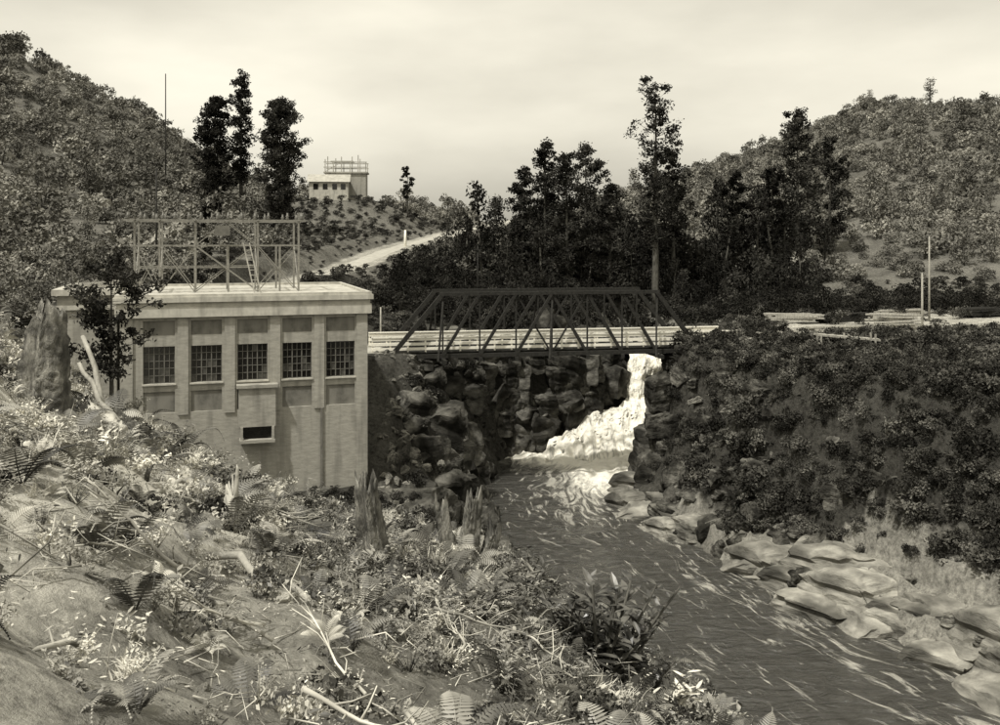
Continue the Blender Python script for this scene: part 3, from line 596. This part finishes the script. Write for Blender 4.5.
for v in (-2.2,2.2):
    for z in (.28,.7,1.12): mb.beam((-.9,v,dk+z),(Lb+1.6,v,dk+z),.06,.24)
    mb.beam((-.9,v,dk+1.34),(Lb+1.6,v,dk+1.34),.22,.1)
    x=-.8
    while x<Lb+1.6: mb.beam((x,v+.1,dk-.1),(x,v+.1,dk+1.35),.14,.14); x+=1.55
mb.obj('railing',[M_white],BR)
mb=MB()
for k in range(8): mb.beam((-1.3-.05*k,-3.2,dk-.7-.42*k),(-1.2-.05*k,3.2,dk-.7-.42*k),.4,.38)
for k in range(4): mb.beam((-3,-2.8+1.8*k,dk-.9),(.6,-2.8+1.8*k,dk-.9),.36,.36)
mb.box((Lb-2.6,-3.2,dk-4),(Lb+.6,3.2,dk-.62),1)
mb.obj('abutments',[M_darkw,M_conc],BR)
# ---------------------------------------------------------------- hill house
HZ=8.9; HH=empty('hilltop_house',(-36.6,184,HZ),.12)
mb=MB(); mb.box((0,0,-2.5),(7.4,5,2.4)); mb.add([(0,0,2.4),(0,5,2.4),(0,2.5,3.7),(7.4,0,2.4),(7.4,5,2.4),(7.4,2.5,3.7)],[(0,2,1),(3,4,5)]); mb.obj('walls',[M_cor],HH)
mb=MB(); mb.add([(-.4,-.4,2.25),(7.8,-.4,2.25),(7.8,2.5,3.85),(-.4,2.5,3.85),(-.4,5.4,2.25),(7.8,5.4,2.25)],[(0,1,2,3),(3,2,5,4)]); mb.obj('roof',[M_road],HH)
mb=MB()
for x in (.8,2.6,4.4,6.0): mb.box((x,-.03,.8),(x+.9,.02,1.9))
mb.obj('windows',[M_glass],HH)
SG=empty('surge_chamber_scaffold',(-34.6,190,11.2),.05); mb=MB(); mb.box((0,0,-5),(8,4,2.0),1); mb.box((-.3,-.3,2.0),(8.3,4.3,2.3),1)
for x in (0,1.6,3.2,4.9,6.5,8):
    for y in (0,4): mb.beam((x,y,2.3),(x,y,4.4+R.uniform(-.3,1.4)),.16,.16)
for z in (3.2,4.2): mb.beam((-.3,0,z),(8.2,0,z),.14,.18); mb.beam((-.3,4,z),(8.2,4,z),.14,.18)
mb.beam((0,0,2.3),(3.2,0,4.2),.1,.1); mb.box((1,.5,4.3),(5.4,3.5,4.5))
mb.obj('frame',[M_wood,M_conc],SG)
# ---------------------------------------------------------------- poles, yard
def hz(x,y): return float(H(np.array([x]),np.array([y]))[0])
def pole(name,x,y,h,arm=True,r=.13,m=M_wood,top=None):
    z=hz(x,y)
    if top is not None: h=top-z
    mb=MB(); mb.tube([(0,0,-1),(0,0,h*.5),(0,0,h)],[r,r*.85,r*.65],8)
    if arm:
        mb.beam((-.5,-.12,h-.5),(.5,-.12,h-.5),.08,.1)
        for q in (-.4,.4): mb.tube([(q,-.12,h-.45),(q,-.12,h-.2)],[.05,.03],5)
    return mb.obj(name,[m],loc=(x,y,z))
pole('utility_pole',-62,178,15,False,.14,M_darkw,top=30.8); pole('utility_pole',-31.5,88,11,False,.11,M_darkw,top=6.6)
pole('utility_pole',42,95.5,6.3,False,.13); pole('utility_pole',46.5,104,9.2,False,.12)
pole('utility_pole',-11,88.5,3.6,False,.1); pole('utility_pole',17.5,96.5,5,True,.12,M_darkw)
pole('marker_post',-15.0,152,2.6,False,.25,M_white)
pole('utility_pole',-2.6,112,7.5,True,.09,M_darkw)
def stack(x,y,n_,l,m,name='timber_stack',rz=0.):
    mb=MB()
    for k in range(n_):
        z=.15+.2*(k//6); v=(k%6)*.32; a_=R.uniform(-.25,.25); mb.beam((R.uniform(-.9,.5),v,z),(l+R.uniform(-1.2,.7),v+a_,z+R.uniform(0,.15)),.26,.17)
    o=mb.obj(name,[m],loc=(x,y,hz(x,y))); o.rotation_euler=(0,0,rz)
stack(32,97.5,20,5.5,M_wood); stack(39,99,26,5,M_wood,rz=.25); stack(44.5,97,18,5,M_wood,rz=-.2); stack(27,95.5,12,5,M_wood,rz=.3); stack(36,105,24,6,M_darkw,rz=.4); stack(30,106,22,5,M_wood,rz=-.3); stack(44,110,22,5,M_wood,rz=.1)
stack(49,98,22,3,M_wood,rz=.5); stack(41,106,24,4,M_wood,rz=-.5); stack(52,106,30,4,M_darkw,rz=.2)
zq=hz(27,80)+1.5; mb=MB()
for k in range(7): mb.beam((k*.75,.1*k,-.07*k),(k*.75+.6,.1*k,-.07*k),.9,.1)
for s_ in (-.5,.5): mb.beam((-.3,s_,.02),(5.2,s_+.7,-.5),.1,.16)
for k in (0,3,6): mb.beam((k*.75,.5,-1.9),(k*.75,.5,.1),.12,.12); mb.beam((k*.75,-.5,-1.9),(k*.75,-.5,.1),.12,.12)
mb.obj('plank_walkway',[M_wood],loc=(26.6,80,zq))
# ---------------------------------------------------------------- foreground stumps, logs
def stump(name,x,y,h,r,lean=(0,0),jag=.25,m=M_stump,k=36):
    mb=MB(); V=[];F=[]; n_=34; ph=R.uniform(0,6.28); a_=np.arange(k)*2*math.pi/k; bp_=1+.22*np.sin(a_*3+ph)+.12*np.sin(a_*7+ph*2)+.09*R.normal(size=k)
    tw=.25*np.sin(a_*2+ph)+.2*np.sin(a_*5+2*ph)+.45*R.normal(size=k)*.5
    for i in range(n_):
        t=i/(n_-1); rr=r*(1.6-.85*t**.45)*bp_*(1+.05*R.normal(size=k)+.12*fbm(a_*1.5+ph,a_*0+t*5,3,5))
        zz=t*h*(1+jag*tw*t*t*2)
        for j in range(k): V.append((math.cos(a_[j])*rr[j]+lean[0]*t*h,math.sin(a_[j])*rr[j]+lean[1]*t*h,zz[j]-.15))
    for i in range(n_-1):
        for j in range(k): F.append((i*k+j,i*k+(j+1)%k,(i+1)*k+(j+1)%k,(i+1)*k+j))
    c=len(V); V.append((lean[0]*h,lean[1]*h,h*.7))
    for j in range(k): F.append(((n_-1)*k+j,(n_-1)*k+(j+1)%k,c))
    mb.add(V,F,0,True); return mb.obj(name,[m],loc=(x,y,hz(x,y)))
stump('pale_broken_leaf',-7.35,15.5,1.75,.33,(.05,0),.14); stump('pale_broken_leaf',-2.0,15.6,1.6,.2,(-.12,0),.16); stump('pale_broken_leaf',-.75,19.5,1.4,.18,(.15,0),.25)
stump('pale_broken_leaf',-1.0,19.3,1.1,.14,(-.2,.1),.25); stump('pale_broken_leaf',-.45,19.6,1.0,.14,(.35,.0),.25)
stump('pale_broken_leaf',-3.05,10.6,.5,.08,(.2,0),.4,M_cor)  # pale broken leaf, shaped with the stump builder
def log(x0,y0,x1,y1,r,m=M_stump,dz=.1,name='fallen_log',dz1=None):
    z0=hz(x0,y0)+dz; z1=hz(x1,y1)+(dz if dz1 is None else dz1); P=[(x0+(x1-x0)*t+R.normal()*.03,y0+(y1-y0)*t+R.normal()*.03,z0+(z1-z0)*t+R.normal()*.04) for t in np.linspace(0,1,7)]
    mb=MB(); mb.tube(P,[r*(1.1-.5*t) for t in np.linspace(0,1,7)],9,0,.1); mb.obj(name,[m])
log(-7.9,18.2,-6.7,17.0,.13,dz=.35,m=M_cor); log(-8.3,19,-7.0,19.2,.1,dz=.4); log(-7.0,17,-5.8,15.8,.09,dz=.2,m=M_wood)
log(-7.4,18.4,-8.3,19.2,.07,dz=.0,dz1=1.6,m=M_wood); log(-7.0,18.0,-8.2,18.6,.06,dz=.0,dz1=1.2,m=M_wood)
log(-1.2,12,.2,10.6,.05); log(.2,17,1.4,15,.08); log(.9,14.2,2.6,12.6,.035,m=M_wood); log(-.6,13.6,.5,12.9,.07,m=M_wood,dz=.15); log(-2.6,8.6,-1.0,7.7,.035,m=M_wood,dz=.15); log(-4.6,12.6,-3.4,11.2,.06,m=M_wood,dz=.2)
def branch(x,y,l,a_,r=.03,dz=.15):
    mb=MB(); p=np.array([0,0,0.]); d=np.array([math.cos(a_),math.sin(a_),.1]); P=[tuple(p)]
    for k in range(9): d=d+R.normal(size=3)*.24; d[2]*=.7; d/=np.linalg.norm(d); p=p+d*l/9; sl=-.25*p[1]-.44*p[0]; P.append((p[0],p[1],p[2]+sl))
    mb.tube(P,[r*(1-.8*t) for t in np.linspace(0,1,10)],6)
    for k in range(2,9):
        q=np.array(P[k]); e=d+R.normal(size=3)*.6; e/=np.linalg.norm(e); e[2]=abs(e[2])*.6; m_=q+e*l*.15; mb.tube([tuple(q),tuple(m_),tuple(m_+e*l*.15+R.normal(size=3)*.04)],[r*.45,r*.3,.004],4)
    mb.obj('dead_branch',[M_twig],loc=(x,y,hz(x,y)+dz))
for k in range(46):
    yy=R.uniform(4.8,14); xx=R.uniform(-.45,.1)*yy; branch(xx,yy,R.uniform(.5,1.3)*min(1,yy/7),R.uniform(0,6.28),R.uniform(.008,.02),R.uniform(.05,.25))
def shrub(x,y,s,n_=9,name='broadleaf_shrub',m=M_fgm,L_=.3):
    mb=MB()
    for k in range(n_):
        t=R.uniform(0,6.28); tip=np.array([math.cos(t)*R.uniform(.1,.65),math.sin(t)*R.uniform(.1,.65),R.uniform(.45,1.0)])*s
        mb.tube([(0,0,-.1),tuple(tip*.5+R.normal(size=3)*.04),tuple(tip)],[.02*s,.015*s,.008*s],5,1)
        for q in np.linspace(.3,1.0,12):
            a_=R.uniform(0,6.28); o=np.array([math.cos(a_),math.sin(a_),R.uniform(.1,1.2)]); o/=np.linalg.norm(o); bl(mb,tip*q,o,s*L_*R.uniform(.6,1.1),.15,R.uniform(.05,.35))
    mb.obj(name,[m,M_bark],loc=(x,y,hz(x,y)))
shrub(1.5,14.0,1.75,20,L_=.2,m=M_fgd); shrub(1.0,14.4,1.2,12,m=M_fgd); shrub(2.0,13.9,1.2,10,m=M_fgd,L_=.24); shrub(2.3,13.2,.7,5,m=M_fpale); shrub(3.0,12.6,.6,5); shrub(.5,17,1,8); shrub(3.6,15.5,.9,7); shrub(-1.6,10.5,.5,6); shrub(-.3,12.5,.7,7)
# ---------------------------------------------------------------- world, sun, camera
W=bpy.data.worlds.new('World'); SC.world=W; W.use_nodes=True; nt=W.node_tree; N=nt.nodes; L=nt.links; bg=N['Background']
sky=N.new('ShaderNodeTexSky'); sky.sky_type='NISHITA'; sky.sun_disc=False
el=math.radians(61); az=math.radians(218); sky.sun_elevation=el; sky.sun_rotation=az; sky.dust_density=4; sky.air_density=1.2
bw=N.new('ShaderNodeRGBToBW'); L.new(sky.outputs[0],bw.inputs[0])
tc=N.new('ShaderNodeTexCoord'); mp=N.new('ShaderNodeMapping'); mp.inputs['Scale'].default_value=(1,1,3.0); L.new(tc.outputs['Generated'],mp.inputs[0])
n=N.new('ShaderNodeTexNoise'); n.inputs['Scale'].default_value=2.0; n.inputs['Detail'].default_value=6; n.inputs['Roughness'].default_value=.5; L.new(mp.outputs[0],n.inputs[0])
mr=N.new('ShaderNodeMapRange'); mr.inputs[1].default_value=.3; mr.inputs[2].default_value=.7; mr.inputs[3].default_value=.68; mr.inputs[4].default_value=1.15; L.new(n.outputs[0],mr.inputs[0])
pw=N.new('ShaderNodeMath'); pw.operation='POWER'; L.new(bw.outputs[0],pw.inputs[0]); pw.inputs[1].default_value=.45
mu=N.new('ShaderNodeMath'); mu.operation='MULTIPLY'; L.new(pw.outputs[0],mu.inputs[0]); L.new(mr.outputs[0],mu.inputs[1])
sc=N.new('ShaderNodeVectorMath'); sc.operation='SCALE'; sc.inputs[0].default_value=(4.7,4.46,3.74); L.new(mu.outputs[0],sc.inputs['Scale']); L.new(sc.outputs[0],bg.inputs[0]); bg.inputs[1].default_value=.12
sl=bpy.data.lights.new('sun','SUN'); sl.energy=4.0; sl.angle=math.radians(2.0); sl.color=(1,.965,.89); so=bpy.data.objects.new('sun',sl); SC.collection.objects.link(so)
sd=Vector((math.sin(az)*math.cos(el),math.cos(az)*math.cos(el),math.sin(el))); so.rotation_euler=(-sd).to_track_quat('-Z','Y').to_euler(); so.location=(0,0,60)
cd=bpy.data.cameras.new('camera'); cam=bpy.data.objects.new('camera',cd); SC.collection.objects.link(cam); cam.location=(0,0,0); cam.rotation_euler=(math.radians(90),0,0)
cd.sensor_width=36; cd.lens=36*.96; cd.shift_y=-.1225; cd.clip_end=5000; cd.clip_start=.1; SC.camera=cam
SC.view_settings.view_transform='Standard'; SC.view_settings.look='None'; SC.view_settings.exposure=0
print('done')
